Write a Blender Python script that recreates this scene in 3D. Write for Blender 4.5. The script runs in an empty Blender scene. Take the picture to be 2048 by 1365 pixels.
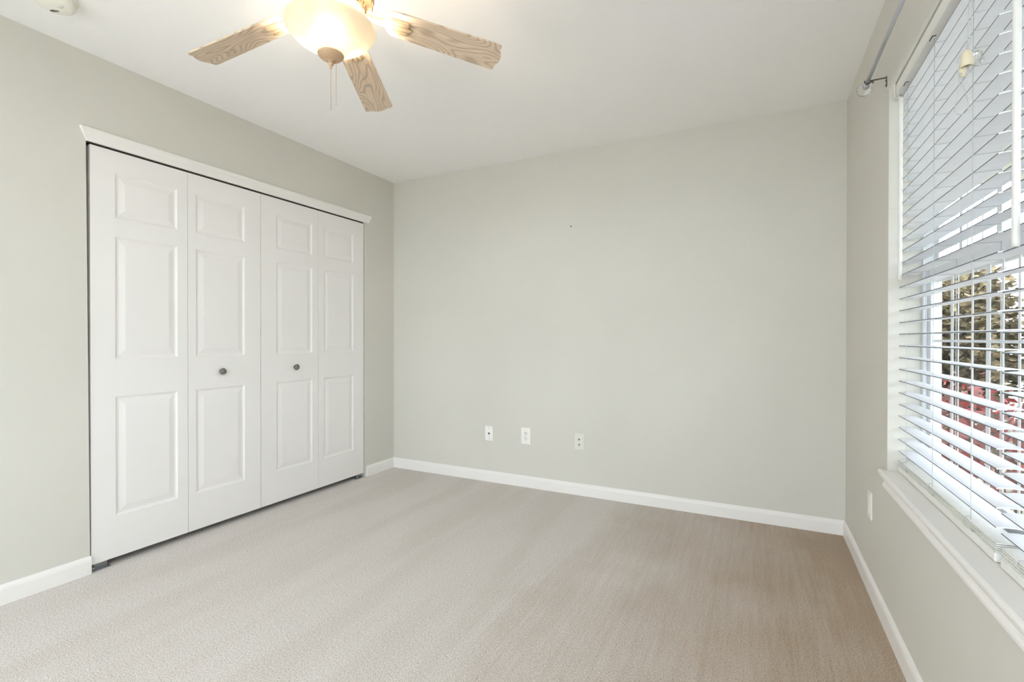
import bpy, bmesh, math, random
from mathutils import Vector, Matrix

# ------------------------------------------------------------------ camera, sky, exposure
S = bpy.context.scene
COL = S.collection
PI = math.pi
R_ = math.radians

XL, XR, YB, YF, H = -2.795, 0.445, 3.285, -1.10, 2.44   # left, right, back, front wall faces, ceiling

cam_d = bpy.data.cameras.new('camera')
cam = bpy.data.objects.new('camera', cam_d)
COL.objects.link(cam)
cam_d.sensor_width = 36.0
cam_d.lens = 36.0 * 974.4 / 2048.0
cam_d.clip_start = 0.02
cam_d.clip_end = 200
YAW, PITCH, ROLL, CAMH = 0.46653, -0.0049576, 0.000915, 1.105
cam.location = (0, 0, CAMH)
cam.rotation_euler = (Matrix.Rotation(YAW, 4, 'Z') @ Matrix.Rotation(PI/2 + PITCH, 4, 'X') @ Matrix.Rotation(ROLL, 4, 'Z')).to_euler()
S.camera = cam

world = bpy.data.worlds.new('sky')
S.world = world
world.use_nodes = True
wn = world.node_tree
wn.nodes['Background'].inputs[0].default_value = (0.84, 0.92, 1.0, 1)
wn.nodes['Background'].inputs[1].default_value = 4.0

S.view_settings.view_transform = 'Standard'
S.view_settings.look = 'None'
S.view_settings.gamma = 1
S.view_settings.use_curve_mapping = False
S.view_settings.exposure = 0.73
S.cycles.max_bounces = 14
S.cycles.diffuse_bounces = 9
S.cycles.glossy_bounces = 4
S.cycles.transmission_bounces = 8
S.cycles.transparent_max_bounces = 16
S.cycles.sample_clamp_indirect = 6.0
S.cycles.use_denoising = True

BULB_POWER = 6.2

# ------------------------------------------------------------------ materials
def srgb(r, g, b):
    f = lambda c: (c/255/12.92) if c/255 <= 0.04045 else ((c/255+0.055)/1.055)**2.4
    return (f(r), f(g), f(b), 1)

class NT:
    def __init__(self, name):
        self.m = bpy.data.materials.new(name)
        self.m.use_nodes = True
        self.t = self.m.node_tree
        self.t.nodes.clear()
        self.out = self.n('ShaderNodeOutputMaterial')
    def n(self, kind, **kw):
        x = self.t.nodes.new(kind)
        for k, v in kw.items():
            setattr(x, k, v)
        return x
    def l(self, a, b):
        self.t.links.new(a, b)
    def math(self, op, a, b=None, c=None):
        x = self.n('ShaderNodeMath', operation=op)
        for i, v in enumerate((a, b, c)):
            if v is None: continue
            if isinstance(v, (int, float)): x.inputs[i].default_value = v
            else: self.l(v, x.inputs[i])
        return x.outputs[0]
    def coords(self, scale=(1, 1, 1), kind='Object'):
        tc = self.n('ShaderNodeTexCoord')
        mp = self.n('ShaderNodeMapping')
        mp.inputs['Scale'].default_value = scale
        self.l(tc.outputs[kind], mp.inputs[0])
        return mp.outputs[0]
    def noise(self, vec, scale, detail=3, rough=0.55):
        x = self.n('ShaderNodeTexNoise')
        x.inputs['Scale'].default_value = scale
        x.inputs['Detail'].default_value = detail
        x.inputs['Roughness'].default_value = rough
        if vec is not None: self.l(vec, x.inputs['Vector'])
        return x.outputs['Fac']
    def ramp(self, fac, stops):
        x = self.n('ShaderNodeValToRGB')
        e = x.color_ramp.elements
        while len(e) < len(stops): e.new(0.5)
        for q, (p, c) in zip(e, stops):
            q.position = p
            q.color = c
        self.l(fac, x.inputs[0])
        return x.outputs[0]
    def mix(self, fac, a, b, mode='MIX'):
        x = self.n('ShaderNodeMix', data_type='RGBA', blend_type=mode)
        for i, v in ((0, fac), (6, a), (7, b)):
            if isinstance(v, (int, float, tuple)): x.inputs[i].default_value = v
            else: self.l(v, x.inputs[i])
        return x.outputs[2]
    def bump(self, h, strength, dist):
        x = self.n('ShaderNodeBump')
        x.inputs['Strength'].default_value = strength
        x.inputs['Distance'].default_value = dist
        self.l(h, x.inputs['Height'])
        return x.outputs[0]
    def bsdf(self, color, rough=0.6, normal=None, metallic=0.0, spec=0.5, **kw):
        x = self.n('ShaderNodeBsdfPrincipled')
        if isinstance(color, tuple): x.inputs['Base Color'].default_value = color
        else: self.l(color, x.inputs['Base Color'])
        x.inputs['Roughness'].default_value = rough
        x.inputs['Metallic'].default_value = metallic
        x.inputs['Specular IOR Level'].default_value = spec
        for k, v in kw.items():
            x.inputs[k.replace('_', ' ')].default_value = v
        if normal is not None: self.l(normal, x.inputs['Normal'])
        self.l(x.outputs[0], self.out.inputs[0])
        return x

def paint(name, col, rough=0.55, bump_scale=220, bump=0.06, spec=0.35, var=0.02):
    t = NT(name)
    v = t.coords()
    a = t.noise(v, 1.3, 2)
    lo = tuple(c*(1-var) for c in col[:3]) + (1,)
    hi = tuple(min(1, c*(1+var)) for c in col[:3]) + (1,)
    c = t.ramp(a, [(0.3, lo), (0.7, hi)])
    h = t.noise(v, bump_scale, 2)
    t.bsdf(c, rough, t.bump(h, bump, 0.002), spec=spec)
    return t.m

def plain(name, col, rough=0.5, metallic=0.0, spec=0.5, **kw):
    t = NT(name)
    v = t.coords()
    a = t.noise(v, 35, 2)
    lo = tuple(c*0.97 for c in col[:3]) + (1,)
    c = t.ramp(a, [(0.35, lo), (0.65, col)])
    t.bsdf(c, rough, None, metallic, spec, **kw)
    return t.m

M = {}
M['wall'] = paint('sage_wall_paint', srgb(211, 208, 200), 0.6, 160, 0.10, 0.25)
M['white_wood'] = paint('white_trim_paint', srgb(236, 233, 230), 0.38, 60, 0.03, 0.45, 0.01)
M['door'] = paint('white_door_paint', srgb(234, 231, 229), 0.42, 90, 0.05, 0.4, 0.01)
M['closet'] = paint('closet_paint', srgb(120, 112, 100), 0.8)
M['slat'] = plain('white_slat_vinyl', srgb(238, 240, 246), 0.42, 0, 0.4)
M['rail'] = plain('off_white_rail', srgb(232, 231, 226), 0.42, 0, 0.4)
M['wand'] = plain('white_plastic', srgb(226, 225, 221), 0.3, 0, 0.5)
M['cord'] = plain('white_cord', srgb(196, 197, 198), 0.8, 0, 0.2)
M['ivory'] = plain('ivory_plastic', srgb(228, 216, 188), 0.3, 0, 0.5)
M['vinyl'] = plain('white_window_vinyl', srgb(228, 230, 233), 0.35, 0, 0.4)
M['plate'] = plain('white_plate_plastic', srgb(240, 238, 233), 0.35, 0, 0.5)
M['dark'] = plain('dark_slot', srgb(52, 46, 40), 0.7, 0, 0.2)
M['screw'] = plain('screw_metal', srgb(190, 186, 178), 0.35, 0.7)
M['steel'] = plain('galvanised_steel', srgb(170, 172, 176), 0.3, 0.9)
M['nickel'] = plain('satin_nickel_rod', srgb(196, 197, 204), 0.38, 0.55)
M['iron'] = plain('dark_bracket_metal', srgb(96, 92, 84), 0.4, 0.7)
M['fan_metal'] = plain('antique_cream_metal', srgb(214, 186, 150), 0.45, 0.1, 0.4)
M['fan_cap'] = plain('tan_cap_metal', srgb(196, 164, 132), 0.42, 0.15, 0.4)
M['detector'] = plain('detector_plastic', srgb(240, 237, 226), 0.45, 0, 0.4)

def ceiling_mat():
    t = NT('ceiling_texture_paint')
    v = t.coords()
    a = t.noise(v, 14, 4, 0.6)
    b = t.noise(v, 120, 2)
    d = t.ramp(a, [(0.52, (0, 0, 0, 1)), (0.60, (1, 1, 1, 1))])
    h = t.math('ADD', t.math('MULTIPLY', d, 0.7), t.math('MULTIPLY', b, 0.3))
    t.bsdf(srgb(243, 241, 239), 0.85, t.bump(h, 0.12, 0.003), spec=0.15)
    return t.m
M['ceiling'] = ceiling_mat()

def carpet_mat():
    t = NT('beige_cut_pile_carpet')
    v = t.coords()
    fine = t.noise(v, 210, 3, 0.75)
    mid = t.noise(v, 90, 3, 0.6)
    # vacuum streaks: nap laid in long lines towards the back wall
    sv = t.coords((52, 2.6, 1))
    streak = t.noise(sv, 1.0, 4, 0.7)
    band = t.noise(t.coords((4.2, 0.55, 1)), 1.0, 2, 0.5)
    speck = t.noise(v, 150, 2, 0.6)
    big = t.noise(v, 1.9, 3, 0.5)
    base = t.ramp(fine, [(0.30, srgb(146, 136, 128)), (0.45, srgb(206, 199, 194)), (0.68, srgb(240, 235, 232))])
    c1 = t.mix(t.math('MULTIPLY', t.ramp(mid, [(0.35, (0, 0, 0, 1)), (0.7, (1, 1, 1, 1))]), 0.22), base, srgb(180, 168, 156))
    # browner, streaky brushed pile; shade towards the window wall is painted in too
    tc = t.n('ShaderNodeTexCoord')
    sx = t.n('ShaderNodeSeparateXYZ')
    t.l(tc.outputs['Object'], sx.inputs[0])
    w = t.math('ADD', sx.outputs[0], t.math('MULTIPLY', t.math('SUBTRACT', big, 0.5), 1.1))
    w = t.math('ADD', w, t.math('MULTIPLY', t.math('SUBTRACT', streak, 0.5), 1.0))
    nap_shade = t.n('ShaderNodeMapRange')
    nap_shade.inputs['From Min'].default_value = -0.95
    nap_shade.inputs['From Max'].default_value = 0.35
    t.l(w, nap_shade.inputs['Value'])
    c2 = t.mix(t.math('MULTIPLY', nap_shade.outputs[0], 0.8), c1, t.mix(1.0, c1, srgb(198, 174, 143), 'MULTIPLY'))
    c2 = t.mix(t.math('MULTIPLY', t.ramp(band, [(0.46, (0, 0, 0, 1)), (0.60, (1, 1, 1, 1))]), 0.15), c2, t.mix(1.0, c2, srgb(214, 200, 182), 'MULTIPLY'))
    c2 = t.mix(t.math('MULTIPLY', t.ramp(speck, [(0.60, (0, 0, 0, 1)), (0.70, (1, 1, 1, 1))]), 0.45), c2, t.mix(1.0, c2, srgb(160, 140, 120), 'MULTIPLY'))
    h = t.math('ADD', t.math('MULTIPLY', fine, 0.6), t.math('MULTIPLY', mid, 0.5))
    t.bsdf(c2, 0.95, t.bump(h, 0.6, 0.006), spec=0.05, Sheen_Weight=0.15, Sheen_Roughness=0.5)
    return t.m
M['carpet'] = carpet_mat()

def oak_mat():
    t = NT('weathered_oak_blade')
    oi = t.n('ShaderNodeObjectInfo')
    tc = t.n('ShaderNodeTexCoord')
    off = t.n('ShaderNodeVectorMath', operation='SCALE')
    cmb = t.n('ShaderNodeCombineXYZ')
    for i in (0, 1, 2): t.l(oi.outputs['Random'], cmb.inputs[i])
    t.l(cmb.outputs[0], off.inputs[0])
    off.inputs['Scale'].default_value = 13.7
    add = t.n('ShaderNodeVectorMath', operation='ADD')
    t.l(tc.outputs['Object'], add.inputs[0])
    t.l(off.outputs[0], add.inputs[1])
    mp = t.n('ShaderNodeMapping')
    mp.inputs['Scale'].default_value = (3.6, 13, 1)
    t.l(add.outputs[0], mp.inputs[0])
    f = t.noise(mp.outputs[0], 1.0, 1.2, 0.35)
    s = t.math('SINE', t.math('MULTIPLY', f, 130))
    line = t.math('POWER', t.math('MULTIPLY_ADD', s, 0.5, 0.5), 3.0)
    mp2 = t.n('ShaderNodeMapping')
    mp2.inputs['Scale'].default_value = (14, 420, 1)
    t.l(add.outputs[0], mp2.inputs[0])
    g = t.noise(mp2.outputs[0], 1.0, 2)
    base = t.ramp(g, [(0.3, srgb(202, 180, 156)), (0.7, srgb(222, 202, 178))])
    c = t.mix(t.math('MULTIPLY', line, 0.48), base, srgb(140, 116, 96))
    t.bsdf(c, 0.5, t.bump(g, 0.1, 0.001), spec=0.3)
    return t.m
M['oak'] = oak_mat()

def bowl_mat():
    t = NT('frosted_glass_bowl')
    v = t.coords()
    a = t.noise(v, 22, 3)
    c = t.ramp(a, [(0.3, (0.93, 0.88, 0.76, 1)), (0.7, (0.97, 0.94, 0.86, 1))])
    tr = t.n('ShaderNodeBsdfTranslucent')
    df = t.n('ShaderNodeBsdfPrincipled')
    df.inputs['Roughness'].default_value = 0.3
    dim = t.mix(1.0, c, (0.25, 0.245, 0.232, 1), 'MULTIPLY')
    t.l(dim, tr.inputs[0]); t.l(c, df.inputs['Base Color'])
    mx = t.n('ShaderNodeMixShader')
    mx.inputs[0].default_value = 0.42
    t.l(tr.outputs[0], mx.inputs[1]); t.l(df.outputs[0], mx.inputs[2])
    t.l(mx.outputs[0], t.out.inputs[0])
    return t.m
M['bowl'] = bowl_mat()

def knob_mat():
    t = NT('hammered_pewter_knob')
    v = t.coords()
    vo = t.n('ShaderNodeTexVoronoi')
    vo.inputs['Scale'].default_value = 170
    t.l(v, vo.inputs['Vector'])
    c = t.ramp(vo.outputs['Distance'], [(0.1, srgb(205, 203, 196)), (0.55, srgb(96, 92, 84))])
    t.bsdf(c, 0.3, t.bump(vo.outputs['Distance'], 0.6, 0.003), 0.75)
    return t.m
M['knob'] = knob_mat()

def glass_mat(name, col, rough, ior):
    t = NT(name)
    t.bsdf(col, rough, None, 0, 0.5, Transmission_Weight=1.0, IOR=ior)
    return t.m
M['crystal'] = glass_mat('clear_crystal', (0.97, 0.98, 0.98, 1), 0.03, 1.42)

def pane_mat():
    t = NT('window_glass')
    tr = t.n('ShaderNodeBsdfTransparent')
    tr.inputs[0].default_value = (0.96, 0.975, 0.97, 1)
    gl = t.n('ShaderNodeBsdfGlossy')
    gl.inputs['Roughness'].default_value = 0.02
    mx = t.n('ShaderNodeMixShader')
    mx.inputs[0].default_value = 0.035
    t.l(tr.outputs[0], mx.inputs[1]); t.l(gl.outputs[0], mx.inputs[2])
    t.l(mx.outputs[0], t.out.inputs[0])
    return t.m
M['pane'] = pane_mat()

def leaf_mat(name, a, b, c):
    t = NT(name)
    v = t.coords()
    f = t.noise(v, 9, 3, 0.7)
    col = t.ramp(f, [(0.3, a), (0.5, b), (0.72, c)])
    t.bsdf(col, 0.7, None, spec=0.2)
    return t.m
M['leaf_olive'] = leaf_mat('olive_tan_foliage', srgb(66, 58, 44), srgb(112, 100, 74), srgb(172, 150, 116))
M['leaf_green'] = leaf_mat('dark_green_foliage', srgb(28, 44, 26), srgb(52, 72, 42), srgb(92, 106, 70))
M['leaf_red'] = leaf_mat('crimson_foliage', srgb(104, 96, 86), srgb(124, 82, 78), srgb(190, 52, 64))
M['twig'] = plain('grey_brown_twig', srgb(110, 98, 84), 0.8, 0, 0.1)
M['lawn'] = leaf_mat('lawn_grass', srgb(124, 120, 100), srgb(152, 146, 126), srgb(180, 172, 152))
M['concrete'] = plain('bounce_concrete', srgb(240, 237, 234), 0.85, 0, 0.2)  # near white, so the added slab bounces more light indoors
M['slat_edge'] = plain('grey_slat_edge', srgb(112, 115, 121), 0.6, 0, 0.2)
M['plate_painted'] = paint('painted_plate', srgb(222, 221, 211), 0.4, 160, 0.05, 0.4)

# ------------------------------------------------------------------ mesh helpers
def bmerge(dst, src, mat=None):
    mp = {}
    for v in src.verts:
        mp[v.index] = dst.verts.new(mat @ v.co if mat is not None else v.co)
    for f in src.faces:
        try:
            n = dst.faces.new([mp[v.index] for v in f.verts])
            n.smooth = f.smooth
        except ValueError:
            pass
    src.free()

def box(bm, lo, hi, bev=0.0, seg=2, mat=None):
    b = bmesh.new()
    bmesh.ops.create_cube(b, size=1)
    for v in b.verts:
        v.co = Vector([(lo[i]+hi[i])/2 + v.co[i]*(hi[i]-lo[i]) for i in range(3)])
    if bev > 0:
        bmesh.ops.bevel(b, geom=b.edges[:], offset=bev, segments=seg, profile=0.5, affect='EDGES')
    b.verts.index_update()
    bmerge(bm, b, mat)

def tube(bm, pts, r, seg=8, cap=True, smooth=True):
    pts = [Vector(p) for p in pts]
    rs = r if isinstance(r, (list, tuple)) else [r]*len(pts)
    rings = []
    up = None
    for i, p in enumerate(pts):
        d = (pts[min(i+1, len(pts)-1)] - pts[max(i-1, 0)]).normalized()
        if up is None:
            up = Vector((0, 0, 1)) if abs(d.z) < 0.9 else Vector((1, 0, 0))
        a = d.cross(up).normalized()
        up = a.cross(d).normalized()
        rings.append([bm.verts.new(p + (a*math.cos(2*PI*k/seg) + up*math.sin(2*PI*k/seg))*rs[i]) for k in range(seg)])
    for a, b in zip(rings, rings[1:]):
        for k in range(seg):
            f = bm.faces.new((a[k], a[(k+1) % seg], b[(k+1) % seg], b[k]))
            f.smooth = smooth
    if cap:
        bm.faces.new(rings[0][::-1]); bm.faces.new(rings[-1])

def lathe(bm, prof, seg=48, c=(0, 0, 0), smooth=True, mat=None):
    """prof: (radius, z) from top to bottom; radius 0 closes the pole"""
    rings = []
    for r, z in prof:
        n = 1 if r < 1e-6 else seg
        ring = []
        for k in range(n):
            a = 2*PI*k/seg
            q = Vector((c[0]+r*math.cos(a), c[1]+r*math.sin(a), c[2]+z))
            ring.append(bm.verts.new(mat @ q if mat is not None else q))
        rings.append(ring)
    for a, b in zip(rings, rings[1:]):
        for k in range(seg):
            k2 = (k+1) % seg
            if len(a) == 1 and len(b) == 1: continue
            if len(a) == 1: vs = (a[0], b[k], b[k2])
            elif len(b) == 1: vs = (a[k], b[0], a[k2])
            else: vs = (a[k], b[k], b[k2], a[k2])
            f = bm.faces.new(vs)
            f.smooth = smooth

def sphere(bm, c, r, u=10, v=6, sc=(1, 1, 1), smooth=True):
    b = bmesh.new()
    bmesh.ops.create_uvsphere(b, u_segments=u, v_segments=v, radius=r)
    for q in b.verts:
        q.co = Vector(c) + Vector((q.co.x*sc[0], q.co.y*sc[1], q.co.z*sc[2]))
    for f in b.faces: f.smooth = smooth
    b.verts.index_update()
    bmerge(bm, b)

def prism(bm, prof, y0, y1, axis='y', smooth=False, end0=None, end1=None):
    """extrude a closed 2-D profile along an axis.
    axis y: prof (x,z); axis x: prof (y,z)."""
    def P(p, t):
        return Vector((p[0], t, p[1])) if axis == 'y' else Vector((t, p[0], p[1]))
    a = [bm.verts.new(P(p, y0 if end0 is None else end0(p))) for p in prof]
    b = [bm.verts.new(P(p, y1 if end1 is None else end1(p))) for p in prof]
    n = len(prof)
    for i in range(n):
        f = bm.faces.new((a[i], a[(i+1) % n], b[(i+1) % n], b[i]))
        f.smooth = smooth
    bm.faces.new(a[::-1]); bm.faces.new(b)

def obj(name, bm, mat, parent=None, loc=None):
    me = bpy.data.meshes.new(name)
    bmesh.ops.recalc_face_normals(bm, faces=bm.faces[:])
    bm.to_mesh(me)
    bm.free()
    me.materials.append(mat)
    o = bpy.data.objects.new(name, me)
    COL.objects.link(o)
    if parent is not None: o.parent = parent
    if loc is not None: o.location = loc
    return o

def obj_multi(name, parts, parent=None):
    """one mesh object out of several bmeshes, each with its own material"""
    big = bmesh.new()
    idx = []
    for i, (b, m) in enumerate(parts):
        bmesh.ops.recalc_face_normals(b, faces=b.faces[:])
        b.verts.index_update()
        idx += [i]*len(b.faces)
        bmerge(big, b)
    big.faces.ensure_lookup_table()
    for f, i in zip(big.faces, idx): f.material_index = i
    me = bpy.data.meshes.new(name)
    big.to_mesh(me); big.free()
    for b, m in parts: me.materials.append(m)
    o = bpy.data.objects.new(name, me)
    COL.objects.link(o)
    if parent is not None: o.parent = parent
    return o

def tag(o, label, cat, group=None, kind=None):
    o['label'] = label
    o['category'] = cat
    if group: o['group'] = group
    if kind: o['kind'] = kind
    return o

def empty(name, loc=(0, 0, 0), rz=0.0):
    o = bpy.data.objects.new(name, None)
    o.empty_display_size = 0.05
    COL.objects.link(o)
    o.location = loc
    o.rotation_euler = (0, 0, rz)
    return o

def struct(o, label, cat):
    return tag(o, label, cat, None, 'structure')

# ------------------------------------------------------------------ room shell
T = 0.12
bm = bmesh.new(); box(bm, (XL-0.75, YF-0.215, -0.12), (XR+0.157, YB+T, 0.0))
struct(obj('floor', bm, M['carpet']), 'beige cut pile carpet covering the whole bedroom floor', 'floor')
bm = bmesh.new(); box(bm, (XL-0.75, YF-0.215, H), (XR+0.157, YB+T, H+0.12))
struct(obj('ceiling', bm, M['ceiling']), 'white lightly textured flat bedroom ceiling above the fan', 'ceiling')
bm = bmesh.new(); box(bm, (XL-T, YB, 0), (XR+0.157, YB+T, H))
struct(obj('wall_back', bm, M['wall']), 'plain sage beige back wall with three outlet plates', 'wall')
# the front wall, behind the photographer, gets an added window for fill light
GX0, GX1 = -2.70, 0.35
YO = YF - 0.215
bm = bmesh.new()
box(bm, (XL-T, YO, 0), (GX0, YF, H)); box(bm, (GX1, YO, 0), (XR+0.157, YF, H))
box(bm, (GX0, YO, 0), (GX1, YF, 0.12)); box(bm, (GX0, YO, 2.25), (GX1, YF, H))
struct(obj('wall_front', bm, M['wall']), 'sage beige wall with an added fill-light window opposite the outlet plates', 'wall')

# left wall with the closet opening
OY0, OY1, OZ = 1.138, 2.940, 2.032
bm = bmesh.new()
prof = [(YF, 0), (OY0+0.010, 0), (OY0-0.001, OZ), (OY1, OZ), (OY1, 0), (YB, 0), (YB, H), (YF, H)]
prism(bm, prof, XL-T, XL, axis='x')
struct(obj('wall_left', bm, M['wall']), 'sage beige wall around the white closet doors', 'wall')
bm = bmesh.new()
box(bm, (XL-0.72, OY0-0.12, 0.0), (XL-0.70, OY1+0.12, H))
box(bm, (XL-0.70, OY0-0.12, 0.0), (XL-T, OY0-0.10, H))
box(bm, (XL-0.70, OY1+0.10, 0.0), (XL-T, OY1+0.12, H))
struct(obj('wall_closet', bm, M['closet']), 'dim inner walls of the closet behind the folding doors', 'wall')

# right wall with the wide window opening
WY0, WY1, WZ0, WZ1 = 0.600, 2.307, 0.583, 2.066
XO = XR + 0.157
bm = bmesh.new()
def ring(x, y0, y1, z0, z1):
    return [bm.verts.new((x, y, z)) for y, z in ((y0, z0), (y1, z0), (y1, z1), (y0, z1))]
fo = ring(XR, YF, YB, 0, H); fi = ring(XR, WY0, WY1, WZ0, WZ1)
bo = ring(XO, YF, YB, 0, H); bi = ring(XO, WY0, WY1, WZ0, WZ1)
for k in range(4):
    j = (k+1) % 4
    bm.faces.new((fo[k], fo[j], fi[j], fi[k]))
    bm.faces.new((bo[j], bo[k], bi[k], bi[j]))
    bm.faces.new((fi[k], fi[j], bi[j], bi[k]))
    bm.faces.new((fo[j], fo[k], bo[k], bo[j]))
bm.edges.ensure_lookup_table()
be = [e for e in bm.edges if set(e.verts) <= set(fi)]
top = [e for e in be if all(v.co.z > WZ1-0.01 for v in e.verts)]
r = bmesh.ops.bevel(bm, geom=top, offset=0.016, segments=5, profile=0.5, affect='EDGES')
for f in r['faces']: f.smooth = True
struct(obj('wall_right', bm, M['wall']), 'sage beige wall with the wide window opening', 'wall')

# baseboards
def bb_prof(x0, s, h=0.083, t=0.0125):
    return [(x0, 0.0), (x0+s*t, 0.0), (x0+s*t, h-0.022), (x0+s*(t-0.002), h-0.012), (x0+s*(t-0.006), h-0.004), (x0+s*0.003, h), (x0, h)]
def baseboard(name, axis, at, s, a, b, label):
    bm = bmesh.new()
    prism(bm, bb_prof(at, s), a, b, axis='y') if axis == 'y' else prism(bm, bb_prof(at, s), a, b, axis='x')
    return struct(obj(name, bm, M['white_wood']), label, 'baseboard')
baseboard('baseboard_left', 'y', XL, 1, YF, OY0+0.011, 'white baseboard on the closet wall nearest the camera')
baseboard('baseboard_corner', 'y', XL, 1, 2.957, YB, 'short white baseboard between the closet and the corner')
baseboard('baseboard_back', 'x', YB, -1, XL, XR, 'white baseboard along the back wall under the outlets')
baseboard('baseboard_right', 'y', XR, -1, YF, YB, 'white baseboard below the window')
baseboard('baseboard_front', 'x', YF, 1, XL, XR, 'white baseboard along the wall opposite the outlets')

# closet head moulding with mitred ends
bm = bmesh.new()
zb, zt = 2.026, 2.088
prof = [(XL, zb), (XL+0.009, zb), (XL+0.011, zb+0.004), (XL+0.013, zb+0.030), (XL+0.017, zb+0.046), (XL+0.018, zt-0.004), (XL+0.016, zt), (XL, zt)]
prism(bm, prof, 0, 0, axis='y', end0=lambda p: 1.139-(p[1]-zb)/(zt-zb)*0.027, end1=lambda p: 2.977+(p[1]-zb)/(zt-zb)*0.028)
struct(obj('trim_1', bm, M['white_wood']), 'white moulding strip with angled ends above the closet doors', 'trim')

# ------------------------------------------------------------------ bifold closet doors
DF = XL - 0.004       # door face
DT = 0.034
DZ0, DZ1 = 0.034, 2.017
ZP = [(0.236, 0.820), (1.004, 1.602), (1.692, 1.911)]   # the three panel rows
def leaf_mesh(y0, y1, py0, py1):
    """one moulded door leaf: face grid with sunk, raised-field panels"""
    bm = bmesh.new()
    x = DF
    ys = [y0, py0, py1, y1]
    zs = [DZ0] + [z for p in ZP for z in p] + [DZ1]
    V = {}
    for i, y in enumerate(ys):
        for j, z in enumerate(zs):
            V[i, j] = bm.verts.new((x, y, z))
    for i in range(3):
        for j in range(len(zs)-1):
            if i == 1 and j in (1, 3, 5): continue
            bm.faces.new((V[i, j], V[i+1, j], V[i+1, j+1], V[i, j+1]))
    for z0, z1 in ZP:
        steps = [(0, 0), (0.003, -0.002), (0.009, -0.0055), (0.016, -0.0062), (0.019, -0.0056), (0.040, -0.0018), (0.043, -0.0012)]
        prev = None
        for ins, dx in steps:
            cur = [bm.verts.new((x+dx, a, b)) for a, b in ((py0+ins, z0+ins), (py1-ins, z0+ins), (py1-ins, z1-ins), (py0+ins, z1-ins))]
            if prev:
                for k in range(4):
                    bm.faces.new((prev[k], prev[(k+1) % 4], cur[(k+1) % 4], cur[k]))
            prev = cur
        bm.faces.new(prev)
    bmesh.ops.remove_doubles(bm, verts=bm.verts[:], dist=1e-5)
    # sides and back
    xb = x - DT
    c = [(y0, DZ0), (y1, DZ0), (y1, DZ1), (y0, DZ1)]
    B = [bm.verts.new((xb, a, b)) for a, b in c]
    bm.faces.new(B)
    side = bmesh.new()
    bnd = [e for e in bm.edges if e.is_boundary and all(abs(v.co.x-x) < 1e-6 for v in e.verts)]
    side.free()
    for e in bnd:
        a, b = e.verts
        a2 = bm.verts.new((xb, a.co.y, a.co.z)); b2 = bm.verts.new((xb, b.co.y, b.co.z))
        bm.faces.new((a, b, b2, a2))
    bmesh.ops.remove_doubles(bm, verts=bm.verts[:], dist=1e-5)
    return bm

def knob_mesh(y, z):
    bm = bmesh.new()
    mat = Matrix.Translation((DF, y, z)) @ Matrix.Rotation(PI/2, 4, 'Y')
    prof = [(0.0, 0.030), (0.008, 0.0295), (0.014, 0.027), (0.0185, 0.0225), (0.0200, 0.018), (0.0185, 0.0135), (0.013, 0.010), (0.008, 0.0075), (0.008, 0.003), (0.012, 0.0015), (0.012, -0.002), (0, -0.002)]
    lathe(bm, prof, 24, mat=mat)
    return bm

def bifold(name, leaves, ky, label):
    d = struct(empty(name, (DF, leaves[0][0], 0)), label, 'closet door')
    for L in leaves:
        b = leaf_mesh(*L)
        b.transform(Matrix.Translation((-DF, -leaves[0][0], 0)))
        obj('leaf', b, M['door'], d)
    b = knob_mesh(ky, 0.911)
    b.transform(Matrix.Translation((-DF, -leaves[0][0], 0)))
    k = obj('knob', b, M['knob'], d)
    k['label'] = 'round hammered pewter knob'
    return d
bifold('door_1', [(1.154, 1.5915, 1.253, 1.539), (1.5935, 2.031, 1.636, 1.925)], 1.779, 'white folding closet door with six panels, farther from the back corner')
bifold('door_2', [(2.0345, 2.4825, 2.145, 2.431), (2.4845, 2.931, 2.534, 2.820)], 2.289, 'white folding closet door with six panels, nearer the back corner')

bm = bmesh.new()
box(bm, (XL-0.040, OY0+0.004, DZ1+0.006), (XL-0.012, OY1-0.004, OZ-0.001), 0.001)
tag(obj('door_track', bm, M['iron']), 'dark metal sliding track in the gap above the closet doors', 'door track')
def pivot(y0, y1, label):
    o = empty('pivot_bracket', (XL-0.02, (y0+y1)/2, 0))
    tag(o, label, 'bracket', 'floor pivot brackets of the closet')
    b = bmesh.new(); box(b, (-0.018, (y0-y1)/2, 0.0005), (0.020, (y1-y0)/2, 0.0035), 0.0008)
    box(b, (-0.018, (y0-y1)/2, 0.003), (-0.0155, (y1-y0)/2, 0.024), 0.0006)
    obj('base_plate', b, M['steel'], o)
    b = bmesh.new(); lathe(b, [(0, 0.033), (0.0045, 0.033), (0.0045, 0.014), (0.009, 0.014), (0.009, 0.003), (0, 0.003)], 16, c=(-0.002, (y0-y1)/2+0.026, 0))
    obj('pin', b, M['steel'], o)
pivot(1.142, 1.232, 'steel floor bracket under the closet door beside the long baseboard')
pivot(2.852, 2.936, 'steel floor bracket under the closet door by the back corner')

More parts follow.
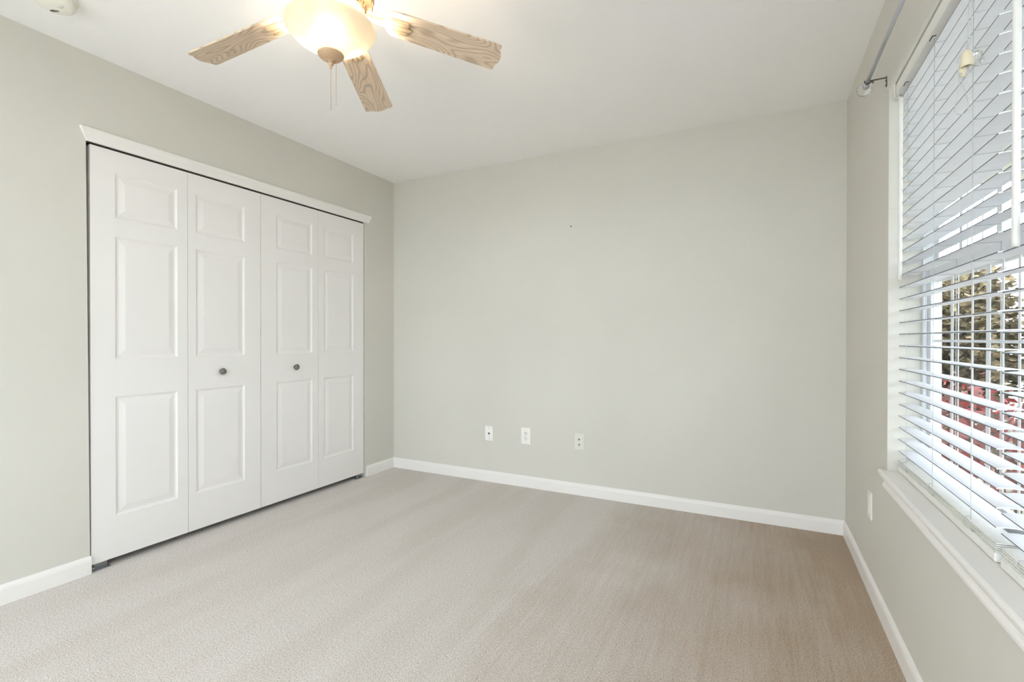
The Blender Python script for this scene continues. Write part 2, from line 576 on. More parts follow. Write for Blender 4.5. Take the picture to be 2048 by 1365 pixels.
# ------------------------------------------------------------------ window sill, windows
bm = bmesh.new()
sp = [(0.418+0.004, 0.5835), (0.552, 0.5835), (0.552, 0.603), (0.418+0.006, 0.603), (0.4195, 0.6005), (0.418, 0.5955), (0.418, 0.590), (0.4195, 0.5855)]
sill = struct(empty('trim_2', (0.445, (WY0+WY1)/2, 0.58)), 'white window sill with moulded apron under the blinds', 'window sill')
def P0(o): return Matrix.Translation(-o.location)
prism(bm, [(p[0], p[1]) for p in sp], WY0+0.0005, WY1-0.0005, axis='y')
prism(bm, [(min(p[0], XR-0.0004), p[1]) for p in sp], WY1-0.0005, WY1+0.013, axis='y')
prism(bm, [(min(p[0], XR-0.0004), p[1]) for p in sp], WY0-0.013, WY0+0.0005, axis='y')
bm.transform(P0(sill)); obj('stool', bm, M['white_wood'], sill)
bm = bmesh.new()
ap = [(XR-0.0003, 0.5833), (XR-0.022, 0.5833), (XR-0.021, 0.577), (XR-0.015, 0.571), (XR-0.010, 0.566), (XR-0.008, 0.560), (XR-0.0105, 0.553), (XR-0.0145, 0.548), (XR-0.0145, 0.541), (XR-0.011, 0.537), (XR-0.0003, 0.537)]
prism(bm, ap, WY0-0.005, WY1+0.005, axis='y')
bm.transform(P0(sill)); obj('apron', bm, M['white_wood'], sill)

FX0, FX1 = 0.546, 0.600
def window_unit(name, y0, y1, label, z0=0.6035, z1=None, grille=True):
    w = struct(empty(name, (FX0, (y0+y1)/2, 0.603)), label, 'window')
    z1 = WZ1-0.0005 if z1 is None else z1
    loc = P0(w)
    def part(nm, b, m, par=None):
        b.transform(loc if par is None else loc)
        return obj(nm, b, m, par or w)
    b = bmesh.new()
    ft = 0.020
    for (ya, yb_) in ((y0, y0+ft), (y1-ft, y1)):
        box(b, (FX0, ya, z0), (FX1, yb_, z1), 0.0015)
        s = 1 if ya == y0 else -1
        e = ya+ft if s > 0 else ya
        for xx in (FX0+0.007, FX0+0.013):           # track ribs in the jamb liner
            box(b, (xx, min(e, e+s*0.004), z0+ft), (xx+0.0025, max(e, e+s*0.004), z1-ft))
    box(b, (FX0, y0+ft, z0), (FX1, y1-ft, z0+0.022), 0.0015)
    box(b, (FX0, y0+ft, z1-ft), (FX1, y1-ft, z1), 0.0015)
    part('frame', b, M['vinyl'])
    zm = z0 + 0.503*(z1-z0)
    a, c = y0+ft+0.0005, y1-ft-0.0005
    for nm, xa, xb, za, zb_, rb, rt in (('sash', 0.560, 0.577, z0+0.0225, zm+0.028, 0.045, 0.055), ('sash', 0.581, 0.598, zm-0.028, z1-ft-0.0005, 0.055, 0.036)):
        b = bmesh.new()
        st = 0.030
        box(b, (xa, a, za), (xb, a+st, zb_), 0.002)
        box(b, (xa, c-st, za), (xb, c, zb_), 0.002)
        box(b, (xa, a+st, za), (xb, c-st, za+rb), 0.002)
        box(b, (xa, a+st, zb_-rt), (xb, c-st, zb_), 0.002)
        sash = part(nm, b, M['vinyl'])
        xg = (xa+xb)/2
        b = bmesh.new()
        yc = (y0+y1)/2
        if not grille:
            box(b, (xg+0.006, a+st, za+rb), (xg+0.0075, c-st, zb_-rt))
            b.transform(loc); obj('pane', b, M['pane'], sash)
            continue
        xg = xa+0.010
        for dy, hw in ((0.1975, 0.011), (0.1425, 0.0035), (0.0255, 0.0035), (-0.0835, 0.013), (-0.1735, 0.006), (-0.2635, 0.006), (-0.350, 0.004)):
            box(b, (xg-0.0008, yc+dy-hw, za+rb), (xg+0.0008, yc+dy+hw, zb_-rt))
        for k in range(1, 3):
            zz = za+rb + (zb_-rt-za-rb)*k/3
            box(b, (xg-0.0011, a+st, zz-0.004), (xg+0.0005, c-st, zz+0.004))
        obj('grille', b, M['vinyl'], sash).matrix_parent_inverse = Matrix()
        sash.children[-1].data.transform(loc)
        b = bmesh.new()
        box(b, (xg+0.003, a+st, za+rb), (xg+0.0042, c-st, zb_-rt))
        b.transform(loc); obj('pane', b, M['pane'], sash)
    return w
YM = 1.4455
window_unit('window_1', YM+0.003, WY1-0.0005, 'white double hung window nearer the back wall, behind the blind')
window_unit('window_2', WY0+0.0005, YM-0.003, 'white double hung window farther from the back wall, behind the blind')

for nm, xc_ in (('fill_window_3', GX0+0.7625), ('fill_window_4', GX1-0.7625)):  # added windows out of view, to brighten the room
    w_ = window_unit(nm, 0.001, 1.523, 'tall white double hung window added for fill light opposite the outlets, ' + ('closet side' if nm == 'fill_window_3' else 'side away from the closet'), 0.121, 2.2495, False)
    w_.location = (xc_, YF-0.101, 0.603)
    w_.rotation_euler = (0, 0, -PI/2)

# ------------------------------------------------------------------ blinds
SX0, SX1 = 0.478, 0.528
PITCHZ = 0.0440
ZREF = 1.1235
def slat_prof(xc, zc, w=0.050, t=0.0026, crown=0.0022, tilt=R_(1.5)):
    up, dn = [], []
    for i in range(7):
        u = -1 + 2*i/6
        z = crown*(1-u*u)
        x = u*w/2
        X = xc + x*math.cos(tilt) - z*math.sin(tilt)
        Z = zc + x*math.sin(tilt) + z*math.cos(tilt)
        up.append((X, Z+t/2)); dn.append((X, Z-t/2))
    return up + dn[::-1]

def blind(y0, y1, dz, stations, wand_y, wand_z, cord_y, label, detail=True):
    b_ = empty('window_blind', (0.46, (y0+y1)/2, 2.056))
    tag(b_, label, 'window blind', 'white horizontal blinds in the window')
    loc = P0(b_)
    def part(nm, b, m, par=None):
        b.transform(loc)
        return obj(nm, b, m, par or b_)
    xc = (SX0+SX1)/2
    b = bmesh.new()
    for k in range(-10, 21):
        prism(b, slat_prof(xc, ZREF+dz+k*PITCHZ), y0, y1, axis='y', smooth=False)
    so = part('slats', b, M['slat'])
    so.data.materials.append(M['slat_edge'])        # the long edges of the slats get a darker grey
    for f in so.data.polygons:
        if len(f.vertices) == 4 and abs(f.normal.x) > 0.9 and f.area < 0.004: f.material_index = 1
    # headrail: U channel with slots over the ladders, end brackets
    b = bmesh.new()
    box(b, (0.460, y0+0.006, 2.016), (0.522, y1-0.006, 2.056), 0.002)
    part('headrail', b, M['rail'])
    for ya, yb2 in ((y0-0.001, y0+0.005), (y1-0.005, y1+0.001)):
        b = bmesh.new()
        box(b, (0.4555, ya, 2.010), (0.526, yb2, 2.060), 0.0012)
        s = 1 if ya < (y0+y1)/2 else -1
        e = yb2 if s > 0 else ya
        box(b, (0.4555, min(e, e+s*0.020), 2.0105), (0.459, max(e, e+s*0.020), 2.0595), 0.001)
        part('end_bracket', b, M['rail'])
    for sy in stations:
        b = bmesh.new()
        box(b, (0.466, sy-0.018, 2.0152), (0.4765, sy-0.014, 2.0162))
        box(b, (0.466, sy-0.014, 2.0152), (0.4685, sy+0.012, 2.0162))
        part('cord_slot', b, M['dark'])
    # bottom rail with the spare slats stacked on it
    zb = 0.6045
    b = bmesh.new()
    box(b, (SX0-0.002, y0+0.001, zb), (SX1+0.002, y1-0.001, zb+0.022), 0.004, 3)
    part('bottom_rail', b, M['rail'])
    b = bmesh.new()
    for k in range(5):
        prism(b, slat_prof(xc+0.0006*math.sin(k*2.1), zb+0.0245+k*0.0046, crown=0.0014, tilt=0), y0, y1, axis='y')
    part('stacked_slats', b, M['rail'])
    # ladder cords, front and back string with a rung under each slat
    for sy in stations:
        b = bmesh.new()
        ztop = 2.016
        for x in (SX0-0.0018, SX1+0.0018):
            tube(b, [(x, sy, ztop), (x, sy, 0.680), (x, sy, 0.655)], 0.0009, 5)
        for k in range(-10, 21):
            z = ZREF+dz+k*PITCHZ-0.0022
            tube(b, [(SX0-0.0018, sy, z), (SX1+0.0018, sy, z+0.0013)], 0.0006, 4)
        # slack ladder loop in front of the stack
        pts = [(SX0-0.0018, sy, 0.664), (SX0-0.005, sy+0.012, 0.660), (SX0-0.008, sy+0.022, 0.652), (SX0-0.008, sy+0.022, 0.643), (SX0-0.006, sy+0.012, 0.637), (SX0-0.003, sy-0.002, 0.634), (SX0-0.003, sy-0.014, 0.630), (SX0-0.003, sy-0.016, 0.638)]
        tube(b, pts, 0.0011, 6)
        part('ladder_cord', b, M['cord'])
    # tilt wand with hook
    b = bmesh.new()
    wx = 0.4665
    lathe(b, [(0, 1.990), (0.004, 1.990), (0.0075, 1.986), (0.0078, 1.955), (0.0072, 1.952), (0.0066, wand_z+0.006), (0.0062, wand_z), (0, wand_z)], 14, c=(wx, wand_y, 0))
    wd = part('tilt_wand', b, M['wand'])
    b = bmesh.new()
    tube(b, [(wx+0.001, wand_y, 2.016), (wx-0.002, wand_y, 2.010), (wx-0.004, wand_y, 2.001), (wx, wand_y, 1.994), (wx+0.003, wand_y, 2.000), (wx, wand_y, 2.006)], 0.0014, 6)
    b.transform(loc); obj('hook', b, M['crystal'], wd)
    if detail:
        # everything below hangs in a plane square to the sill end; u runs out from the room towards the slats
        ux, uy = 0.955, -0.297
        bx, by = 0.452, cord_y
        E = lambda u, z, w=0.0: (bx + u*ux - w*uy, by + u*uy + w*ux, z)
        b = bmesh.new()
        for s in (-1, 1):
            tube(b, [E(0.010+s*0.002, 2.018), E(0.006+s*0.0030, 1.93), E(0.003+s*0.0020, 1.84), E(s*0.0010, 1.804)], 0.0011, 6)
        lc = part('lift_cord', b, M['cord'])
        zt = 1.806
        b = bmesh.new()
        p0 = E(0.0, 0)
        lathe(b, [(0.0015, zt), (0.0045, zt-0.001), (0.0082, zt-0.005), (0.0108, zt-0.013), (0.0122, zt-0.024), (0.0126, zt-0.036), (0.0118, zt-0.040), (0.0095, zt-0.0405), (0.0078, zt-0.037), (0.0072, zt-0.020), (0, zt-0.012)], 28, c=(p0[0], p0[1], 0))
        b.transform(loc); obj('tassel', b, M['ivory'], lc)
        b = bmesh.new()
        q = Matrix.Translation(E(-0.0075, zt-0.043, 0.010)) @ Matrix.Rotation(math.atan2(uy, ux), 4, 'Z')
        box(b, (-0.0065, -0.006, -0.016), (0.0065, 0.006, 0.016), 0.002, mat=q)
        b.transform(loc); obj('cord_lock_block', b, M['ivory'], lc)
        b = bmesh.new()
        lathe(b, [(0, 0.016), (0.006, 0.0155), (0.0095, 0.012), (0.0115, 0.006), (0.0120, 0.0), (0.0110, -0.008), (0.008, -0.014), (0, -0.016)], 14, c=E(0.0170, zt-0.022, 0.012), smooth=False)
        b.transform(loc); obj('clear_knob', b, M['crystal'], lc)
        b = bmesh.new()
        loop = [(-0.014, 1.750), (-0.0135, 1.735), (-0.0130, 1.718), (-0.0160, 1.700), (-0.0205, 1.682), (-0.0225, 1.668), (-0.0210, 1.659), (-0.0165, 1.6535), (-0.0100, 1.6515), (-0.0030, 1.6545), (0.0020, 1.6620), (0.0030, 1.673), (0.0005, 1.688), (-0.0040, 1.708), (-0.0085, 1.728), (-0.0120, 1.746), (-0.0100, 1.753)]
        tube(b, [E(u, z, -0.003) for u, z in loop], 0.0010, 6)
        tube(b, [E(u, z) for u, z in ((-0.010, 1.797), (-0.0170, 1.790), (-0.0180, 1.785), (-0.0150, 1.781), (-0.0155, 1.765), (-0.0150, 1.749))], 0.0010, 6)
        tube(b, [E(u, z) for u, z in ((0.001, 1.770), (0.0005, 1.756), (-0.0030, 1.748), (-0.0005, 1.7445), (0.0025, 1.748), (0.0005, 1.753))], 0.0011, 6)
        for q in range(3):
            tube(b, [E(0.0105+(0.0075+q*0.0012)*math.cos(2*PI*i/14), 1.763+(0.0075+q*0.001)*math.sin(2*PI*i/14)-q*0.0012, 0.002*q) for i in range(12)], 0.0008, 5)
        b.transform(loc); obj('slack_loop', b, M['cord'], lc)
    return b_
blind(1.458, 2.300, 0.0, (2.190, 1.896, 1.597), 2.237, 1.320, 1.553, 'white two inch slat blind nearer the back wall, with ivory cord tassel')
blind(0.607, 1.433, -0.004, (1.318, 1.020, 0.722), 1.340, 1.292, 0.700, 'white two inch slat blind farther from the back wall, with tilt wand', detail=False)

# ------------------------------------------------------------------ curtain rod
RX, RZ = XR-0.060, 2.119
rod = empty('curtain_rod', (XR, 2.34, RZ))
tag(rod, 'satin grey curtain rod with faceted glass ball finial above the window', 'curtain rod')
lr = P0(rod)
bm = bmesh.new(); tube(bm, [(RX, 2.372, RZ), (RX, 1.45, RZ)], 0.0068, 16); tube(bm, [(RX, 1.45, RZ), (RX, 0.50, RZ)], 0.0082, 16)
bm.transform(lr); obj('rod', bm, M['nickel'], rod)
for ry, s in ((2.372, 1), (0.50, -1)):
    bm = bmesh.new()
    mt = Matrix.Translation((RX, ry, RZ)) @ Matrix.Rotation(-s*PI/2, 4, 'X')
    lathe(bm, [(0, -0.004), (0.0105, -0.004), (0.0110, 0.004), (0.0090, 0.008), (0.0120, 0.012), (0.0135, 0.017), (0.0125, 0.022), (0, 0.022)], 20, mat=mt)
    bm.transform(lr); col = obj('finial_collar', bm, M['nickel'], rod)
    bm = bmesh.new()
    lathe(bm, [(0, 0.020), (0.014, 0.021), (0.022, 0.030), (0.0265, 0.042), (0.0255, 0.053), (0.019, 0.064), (0.010, 0.070), (0, 0.071)], 12, mat=mt, smooth=False)
    bm.transform(lr); obj('finial', bm, M['crystal'], col)['label'] = 'faceted clear glass ball'
for ry in (2.343, 0.56):
    bm = bmesh.new()
    box(bm, (XR-0.0022, ry-0.006, RZ-0.036), (XR-0.0002, ry+0.006, RZ+0.004), 0.0006)
    box(bm, (RX+0.004, ry-0.0025, RZ-0.003), (XR-0.001, ry+0.0025, RZ+0.001), 0.0006)
    tube(bm, [(RX+0.012, ry, RZ-0.004), (RX+0.006, ry, RZ-0.010), (RX-0.003, ry, RZ-0.011), (RX-0.010, ry, RZ-0.005), (RX-0.0115, ry, RZ+0.003)], 0.0024, 8)
    tube(bm, [(RX+0.016, ry, RZ-0.012), (RX+0.016, ry, RZ-0.002)], 0.003, 8)
    for zz in (RZ-0.012, RZ-0.030):
        sphere(bm, (XR-0.003, ry, zz), 0.0026, 8, 6)
    bm.transform(lr); obj('wall_bracket', bm, M['iron'], rod)

# ------------------------------------------------------------------ outlets and plates
def plate_mesh(w, h, t=0.0055):
    b = bmesh.new()
    box(b, (-w/2, -t, -h/2), (w/2, 0.0, h/2), 0.0022, 2)
    return b
def screw(par, z, y=-0.0055, m='screw'):
    b = bmesh.new()
    mt = Matrix.Translation((0, y, z)) @ Matrix.Rotation(PI/2, 4, 'X')
    lathe(b, [(0, 0.0012), (0.0022, 0.0010), (0.0032, 0.0), (0, 0.0)], 12, mat=mt)
    obj('screw', b, M[m], par)

pl = empty('cable_plate', (-1.850, YB-0.0002, 0.3715))
tag(pl, 'small white wall plate with a round cable jack', 'wall plate', 'plates on the back wall')
obj('plate', plate_mesh(0.070, 0.114), M['plate'], pl)
b = bmesh.new()
mt = Matrix.Translation((0, -0.005, 0)) @ Matrix.Rotation(PI/2, 4, 'X')
lathe(b, [(0.002, 0.004), (0.0045, 0.004), (0.0048, 0.002), (0.0078, 0.002), (0.0078, 0.0), (0, 0)], 12, mat=mt)
obj('jack', b, M['iron'], pl)
screw(pl, 0.042); screw(pl, -0.042)

def duplex(x, z, w, h, mat, label, painted=False):
    d = empty('power_outlet', (x, YB-0.0002, z))
    tag(d, label, 'power outlet', 'plates on the back wall')
    obj('plate', plate_mesh(w, h), mat, d)
    for s in (1, -1):
        b = bmesh.new()
        mt = Matrix.Translation((0, -0.005, s*0.0195)) @ Matrix.Rotation(PI/2, 4, 'X') @ Matrix.Diagonal((1.0, 0.86, 1, 1))
        lathe(b, [(0, 0.0022), (0.0150, 0.0022), (0.0168, 0.0010), (0.0168, 0), (0, 0)], 28, mat=mt)
        f = obj('socket', b, mat, d)
        b = bmesh.new()
        if painted:
            mt2 = Matrix.Translation((0, -0.0068, s*0.0195)) @ Matrix.Rotation(PI/2, 4, 'X')
            lathe(b, [(0, 0.0006), (0.0046, 0.0006), (0.0050, 0), (0, 0)], 14, mat=mt2)
            box(b, (-0.0016, -0.0074, s*0.0195-0.0085), (0.0016, -0.0068, s*0.0195), 0)
        else:
            box(b, (-0.0078, -0.0078, s*0.0195-0.0005), (-0.0048, -0.0068, s*0.0195+0.0085))
            box(b, (0.0048, -0.0078, s*0.0195+0.0005), (0.0076, -0.0068, s*0.0195+0.0075))
            mt2 = Matrix.Translation((0, -0.0068, s*0.0195-0.0065)) @ Matrix.Rotation(PI/2, 4, 'X')
            lathe(b, [(0, 0.0008), (0.0024, 0.0008), (0.0026, 0), (0, 0)], 12, mat=mt2)
        obj('slot', b, M['dark'], f)
    b = bmesh.new()
    mt = Matrix.Translation((0, -0.0055, 0)) @ Matrix.Rotation(PI/2, 4, 'X')
    lathe(b, [(0, 0.0012), (0.0022, 0.0010), (0.0032, 0.0), (0, 0.0)], 12, mat=mt)
    obj('screw', b, mat if painted else M['screw'], d)
duplex(-1.536, 0.380, 0.078, 0.124, M['plate'], 'bright white double outlet plate, middle of the three on the wall')
duplex(-1.120, 0.3765, 0.070, 0.114, M['plate_painted'], 'outlet plate painted over in wall colour with two dark sockets', True)

sw = empty('blank_plate', (XR-0.0002, 2.606, 0.380), -PI/2)
tag(sw, 'narrow looking white plate on the wall beneath the sill end', 'wall plate')
obj('plate', plate_mesh(0.074, 0.118), M['plate'], sw)
b = bmesh.new(); box(b, (-0.0165, -0.0075, -0.033), (0.0165, -0.005, 0.033), 0.001); obj('insert', b, M['plate'], sw)
screw(sw, 0.048); screw(sw, -0.048)

b = bmesh.new()
mt = Matrix.Translation((-1.184, YB-0.0002, 1.903)) @ Matrix.Rotation(PI/2, 4, 'X')
lathe(b, [(0, 0.009), (0.0042, 0.0085), (0.0046, 0.0070), (0.0022, 0.0055), (0.0022, 0.0), (0, 0)], 12, mat=mt)
tag(obj('nail', b, M['dark']), 'tiny dark nail left in the bare back wall', 'nail')

# ------------------------------------------------------------------ smoke detector
sd = empty('smoke_detector', (-2.452, 0.901, H-0.0005))
tag(sd, 'round white smoke detector on the ceiling near the closet wall', 'smoke detector')
b = bmesh.new(); lathe(b, [(0, 0), (0.070, 0), (0.070, -0.010), (0.066, -0.012), (0, -0.012)], 48)
obj('base', b, M['detector'], sd)
b = bmesh.new(); lathe(b, [(0, -0.012), (0.060, -0.012), (0.062, -0.016), (0.062, -0.030), (0.058, -0.037), (0.048, -0.041), (0.020, -0.043), (0, -0.043)], 48)
cv = obj('cover', b, M['detector'], sd)
b = bmesh.new()
for k in range(6):
    w = (0.006, 0.010, 0.013, 0.013, 0.010, 0.006)[k]
    mt = Matrix.Rotation(R_(26.7), 4, 'Z') @ Matrix.Translation((-0.020+(k-2.5)*0.0060, 0.020, -0.0432))
    box(b, (-0.0012, -w/2, -0.0006), (0.0012, w/2, 0.001), 0, mat=mt)
obj('sound_slot', b, M['dark'], cv)
b = bmesh.new(); lathe(b, [(0, -0.0425), (0.010, -0.0428), (0.0105, -0.0445), (0, -0.0448)], 20, c=(0.026, 0.006, 0)); obj('test_button', b, M['detector'], cv)

# ------------------------------------------------------------------ ceiling fan
FX, FY = -1.203, 1.118
BZ, DROOP = 2.162, 0.1425
fan = empty('ceiling_fan', (FX, FY, H))
tag(fan, 'five blade weathered oak ceiling fan with frosted bowl light', 'ceiling fan')
def fpart(nm, b, m, par=None):
    return obj(nm, b, m, par or fan)
Z = lambda z: z - H
b = bmesh.new(); lathe(b, [(0, Z(2.4395)), (0.068, Z(2.4395)), (0.070, Z(2.425)), (0.062, Z(2.398)), (0.040, Z(2.375)), (0.022, Z(2.366)), (0, Z(2.366))], 40)
fpart('canopy', b, M['fan_metal'])
b = bmesh.new(); lathe(b, [(0, Z(2.37)), (0.0125, Z(2.37)), (0.0125, Z(2.26)), (0, Z(2.26))], 20)
fpart('downrod', b, M['fan_metal'])
b = bmesh.new()
lathe(b, [(0, Z(2.2680)), (0.030, Z(2.2660)), (0.070, Z(2.2600)), (0.105, Z(2.2480)), (0.122, Z(2.2340)), (0.127, Z(2.2200)), (0.127, Z(2.1800)), (0.122, Z(2.1740)), (0.112, Z(2.1690)), (0.106, Z(2.1580)), (0.098, Z(2.1380)), (0.090, Z(2.1280)), (0, Z(2.1280))], 64)
housing = b
# pierced ring of vents round the lower housing
b = bmesh.new()
NV = 18
for k in range(NV):
    a = 2*PI*k/NV
    mt = Matrix.Rotation(a, 4, 'Z')
    for dy in (-0.0085, 0.0085):
        tube(b, [mt @ Vector((0.128, dy, Z(2.2260))), mt @ Vector((0.1285, dy*1.02, Z(2.2000))), mt @ Vector((0.128, dy, Z(2.1820)))], 0.0032, 8)
    tube(b, [mt @ Vector((0.127, 0.0085*math.cos(t), Z(2.1820)-0.008*math.sin(t))) for t in [PI*i/6 for i in range(7)]], 0.0030, 6)
    tube(b, [mt @ Vector((0.1065, 0.004, Z(2.1620))), mt @ Vector((0.098, 0.003, Z(2.1360)))], 0.0028, 6)
    tube(b, [mt @ Vector((0.1065, -0.012, Z(2.1620))), mt @ Vector((0.098, -0.011, Z(2.1360)))], 0.0028, 6)
lathe(b, [(0.1272, Z(2.2320)), (0.131, Z(2.2300)), (0.131, Z(2.2260)), (0.1272, Z(2.2240))], 64)
ribs = b
b = bmesh.new()
for k in range(NV):
    mt = Matrix.Rotation(2*PI*k/NV, 4, 'Z')
    box(b, (0.124, -0.0055, Z(2.2200)), (0.1280, 0.0055, Z(2.1820)), 0.0015, mat=mt)
    mt = Matrix.Rotation(2*PI*(k+0.27)/NV, 4, 'Z') @ Matrix.Translation((0.1005, 0, Z(2.1490))) @ Matrix.Rotation(R_(-21), 4, 'Y')
    box(b, (-0.003, -0.0045, -0.010), (0.0022, 0.0045, 0.010), 0.001, mat=mt)
obj_multi('motor_housing', [(housing, M['fan_metal']), (ribs, M['fan_cap']), (b, plain('vent_brown', srgb(120, 88, 58), 0.6))], fan)
b = bmesh.new(); lathe(b, [(0, Z(2.1280)), (0.070, Z(2.1280)), (0.072, Z(2.1200)), (0.066, Z(2.1080)), (0.060, Z(2.1000)), (0.060, Z(2.0880)), (0.064, Z(2.0850)), (0.064, Z(2.0780)), (0, Z(2.0780))], 40)
fpart('light_fitter', b, M['fan_metal'])

BL0, BL1 = 0.165, 0.560
def blade_mesh():
    b = bmesh.new()
    def hw(x):
        t = (x-BL0)/(BL1-BL0)
        return 0.0495 + 0.0085*t
    pts = []
    # rounded root
    for i in range(9):
        a = PI/2 + PI*i/8
        pts.append((BL0+0.030 + 0.030*math.cos(a)*1.0, 0.0495*math.sin(a)))
    L = BL1-0.022
    N = 8
    for i in range(1, N+1):
        x = BL0+0.03 + (L-BL0-0.03)*i/N
        pts.append((x, -hw(x)))
    w = hw(L)
    # brace-shaped tip
    tip = [(0.006, -0.99), (0.011, -0.93), (0.012, -0.82), (0.011, -0.70), (0.0125, -0.56), (0.017, -0.40), (0.021, -0.22), (0.022, 0.0)]
    for dx, u in tip: pts.append((L+dx, w*u))
    for dx, u in tip[-2::-1]: pts.append((L+dx, -w*u))
    for i in range(N, 0, -1):
        x = BL0+0.03 + (L-BL0-0.03)*i/N
        pts.append((x, hw(x)))
    t = 0.0028
    A = [b.verts.new((x, y, -t)) for x, y in pts]
    B = [b.verts.new((x, y, t)) for x, y in pts]
    b.faces.new(A[::-1]); b.faces.new(B)
    n = len(pts)
    for i in range(n): b.faces.new((A[i], A[(i+1) % n], B[(i+1) % n], B[i]))
    return b
def iron_mesh():
    b = bmesh.new()
    # arm from the flywheel to the blade pad
    arm = [(0.070, 0.014, -0.010), (0.105, 0.012, -0.010), (0.135, 0.009, -0.010), (0.165, 0.013, -0.0085), (0.190, 0.022, -0.008)]
    rings = []
    for x, w, z in arm:
        rings.append([b.verts.new((x, s*w, z+d)) for s, d in ((-1, -0.003), (1, -0.003), (1, 0.003), (-1, 0.003))])
    for p, q in zip(rings, rings[1:]):
        for k in range(4): b.faces.new((p[k], p[(k+1) % 4], q[(k+1) % 4], q[k]))
    b.faces.new(rings[0][::-1]); b.faces.new(rings[-1])
    box(b, (0.183, -0.026, -0.0085), (0.243, 0.026, -0.0032), 0.002)
    for yy, xe in ((-0.017, 0.246), (0.0, 0.256), (0.017, 0.246)):
        tube(b, [(0.172, yy*0.8, -0.0075), (0.190, yy, -0.0095), (xe-0.010, yy, -0.0095), (xe, yy, -0.0075)], [0.005, 0.0068, 0.0068, 0.004], 10)
    for yy in (-0.0085, 0.0085):
        for xx in (0.205, 0.230):
            sphere(b, (xx, yy, -0.009), 0.0034, 8, 6, (1, 1, 0.6))
    return b
bmB, bmI = blade_mesh(), iron_mesh()
TH0 = 188.2
first = None
for k in range(5):
    a = R_(TH0 - 72*k)
    m = Matrix.Rotation(a, 4, 'Z')
    tilt = Matrix.Rotation(R_(-11), 4, 'X')
    if first is None:
        bl = fpart('blade', bmB, M['oak']); ir = fpart('blade_iron', bmI, M['fan_metal'])
        first = (bl, ir)
    else:
        bl = first[0].copy(); ir = first[1].copy()
        COL.objects.link(bl); COL.objects.link(ir)
        bl.parent = fan; ir.parent = fan
    mt = Matrix.Translation((0, 0, Z(BZ))) @ m @ Matrix.Rotation(DROOP, 4, 'Y') @ tilt
    bl.matrix_basis = mt
    ir.matrix_basis = mt

b = bmesh.new()
outer = [(0.1342, 2.0880), (0.1370, 2.0860), (0.1374, 2.0820), (0.1342, 2.0750), (0.1262, 2.0640), (0.1122, 2.0500), (0.0935, 2.0365), (0.0739, 2.0260), (0.0600, 2.0165), (0.0480, 2.0090), (0.0400, 2.0020), (0.0365, 1.9985)]
lathe(b, [(r, Z(z)) for r, z in outer], 72)
bowl = fpart('light_bowl', b, M['bowl'])
bowl['label'] = 'lit frosted cream glass bowl'
sol = bowl.modifiers.new('thickness', 'SOLIDIFY'); sol.thickness = 0.003; sol.offset = -1
b = bmesh.new()
lathe(b, [(0, Z(2.0010)), (0.0385, Z(2.0010)), (0.0400, Z(1.9980)), (0.0390, Z(1.9950)), (0.0340, Z(1.9900)), (0.0240, Z(1.9840)), (0.0120, Z(1.9805)), (0.0065, Z(1.9790)), (0.0060, Z(1.9755)), (0.0085, Z(1.9730)), (0.0090, Z(1.9700)), (0.0070, Z(1.9660)), (0.0035, Z(1.9640)), (0.0032, Z(1.9610)), (0.0042, Z(1.9590)), (0.0030, Z(1.9560)), (0, Z(1.9555))], 40)
fpart('bowl_cap', b, M['fan_cap'])
for (dx, dy, z0, z1) in ((0.0, 0.0, 1.956, 1.829), (0.0150, 0.0075, 1.984, 1.843)):
    b = bmesh.new()
    n = int((z0-z1)/0.0031)
    for i in range(n):
        sphere(b, (dx, dy, Z(z0 - i*0.0031)), 0.00125, 6, 4)
    tube(b, [(dx, dy, Z(z0)), (dx, dy, Z(z1))], 0.0003, 4)
    sphere(b, (dx, dy, Z(z1)), 0.0020, 8, 6)
    fpart('pull_chain', b, M['fan_cap'])
for k in range(3):
    a = R_(77 + 120*k)
    px, py = 0.048*math.cos(a), 0.048*math.sin(a)
    b = bmesh.new()
    lathe(b, [(0, 0.010), (0.013, 0.010), (0.013, -0.012), (0, -0.012)], 14, c=(px*0.9, py*0.9, Z(2.064)))
    fpart('bulb_socket', b, M['plate'])
    ld = bpy.data.lights.new('bulb_light', 'POINT')
    ld.energy = BULB_POWER
    ld.color = (1.0, 0.89, 0.74)
    ld.shadow_soft_size = 0.018
    lo = bpy.data.objects.new('bulb_light', ld)
    COL.objects.link(lo)
    lo.parent = fan
    lo.location = (px*1.2, py*1.2, Z(2.052))

# ------------------------------------------------------------------ outdoors
GZ = -0.35
bm = bmesh.new(); box(bm, (XO+0.001, -3.0, 2.42), (2.60, 5.5, 2.56)); box(bm, (2.54, -3.0, 2.30), (2.60, 5.5, 2.42))  # overhang added out of view to keep high sky off the slats
struct(obj('shade_roof', bm, M['vinyl']), 'white roof overhang added outside to shade the blinds', 'roof')
bm = bmesh.new(); box(bm, (-30, -40, GZ-0.3), (45, 60, GZ))
struct(obj('lawn', bm, M['lawn']), 'pale lawn outside the window', 'lawn')

bm = bmesh.new(); box(bm, (-6, -9, GZ), (3, YO-0.001, -0.06))  # unseen slab, added to bounce light up to the ceiling
struct(obj('bounce_slab', bm, M['concrete']), 'pale concrete slab added outdoors to bounce light in opposite the outlets', 'added slab')

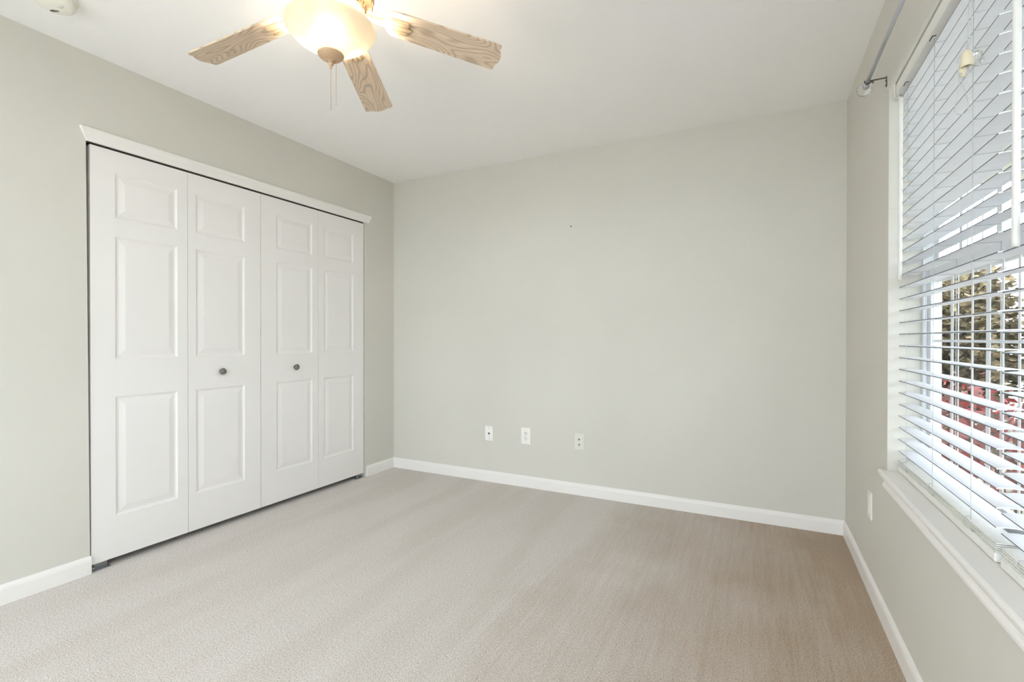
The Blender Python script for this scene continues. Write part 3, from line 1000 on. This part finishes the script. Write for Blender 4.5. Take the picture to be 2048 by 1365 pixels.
random.seed(7)
def shrub(name, loc, rx, ry, h, n, leaf, mat, label, group, upright=False):
    s = empty(name, loc)
    tag(s, label, 'shrub', group)
    b = bmesh.new()
    for k in range(7):
        a = random.random()*2*PI
        e = Vector((rx*0.55*math.cos(a), ry*0.55*math.sin(a), h*random.uniform(0.6, 0.9)))
        tube(b, [(0, 0, 0), (e.x*0.4, e.y*0.4, e.z*0.5), e], [0.018, 0.012, 0.005], 5)
    obj('stem', b, M['twig'], s)
    b = bmesh.new()
    for i in range(n):
        u = random.uniform(-0.9, 1); a = random.random()*2*PI
        rr = random.uniform(0.5, 1.05)*(1+0.12*math.sin(5*a+3*u))
        q = math.sqrt(max(0, 1-u*u))
        p = Vector((rx*q*math.cos(a)*rr, ry*q*math.sin(a)*rr, h*0.5+h*0.5*u*rr))
        d = Vector((math.cos(a)*q+random.uniform(-.6, .6), math.sin(a)*q+random.uniform(-.6, .6), (0.9 if upright else 0.1)+random.uniform(-.5, .6))).normalized()
        sd_ = d.cross(Vector((random.uniform(-1, 1), random.uniform(-1, 1), random.uniform(-1, 1)))).normalized()
        L = leaf*random.uniform(0.7, 1.4); W = L*0.32
        b.faces.new([b.verts.new(p+v) for v in (sd_*0, d*L*0.5+sd_*W, d*L, d*L*0.5-sd_*W)])
    obj('foliage', b, mat, s)
    return s
hedge = [(0.62, 8.95, 'far end of the hedge, closest to the house wall'), (2.2, 8.7, 'hedge shrub second from the house wall'), (3.75, 8.5, 'hedge shrub third from the house wall'), (5.3, 8.4, 'hedge shrub fourth from the house wall'), (6.9, 8.2, 'hedge shrub farthest from the house wall')]
for x, y, lb in hedge:
    shrub('hedge_shrub', (x, y, GZ), 0.60, 0.56, 2.25, 7500, 0.11, M['leaf_olive'], 'olive tan ' + lb, 'tan hedge beyond the window')
shrub('evergreen_shrub', (3.2, 7.1, GZ), 0.42, 0.42, 2.0, 1600, 0.12, M['leaf_green'], 'dark green upright evergreen standing before the tan hedge', 'tan hedge beyond the window')
for x, y, lb in ((1.3, 10.8, 'behind the end of the hedge nearest the house wall'), (3.0, 10.6, 'behind the first gap in the hedge'), (4.7, 10.4, 'behind the far half of the hedge')):
    shrub('tall_shrub', (x, y, GZ), 0.66, 0.62, 2.75, 6000, 0.12, M['leaf_olive'], 'taller olive shrub standing ' + lb, 'tan hedge beyond the window')
reds = [(1.22, 5.4), (1.75, 6.2), (2.55, 6.1), (1.95, 4.95), (2.75, 5.1), (1.45, 4.2)]
words = ['nearest the house wall', 'second along from the house wall', 'tallest of the red row', 'in the front row, middle', 'outermost from the house wall', 'closest to the window']
for (x, y), wd in zip(reds, words):
    shrub('red_shrub', (x, y, GZ), 0.30, 0.30, 1.10 + 0.1*math.sin(x*9), 800, 0.065, M['leaf_red'], 'low crimson leaved shrub before the hedge, ' + wd, 'red shrubs beyond the window')
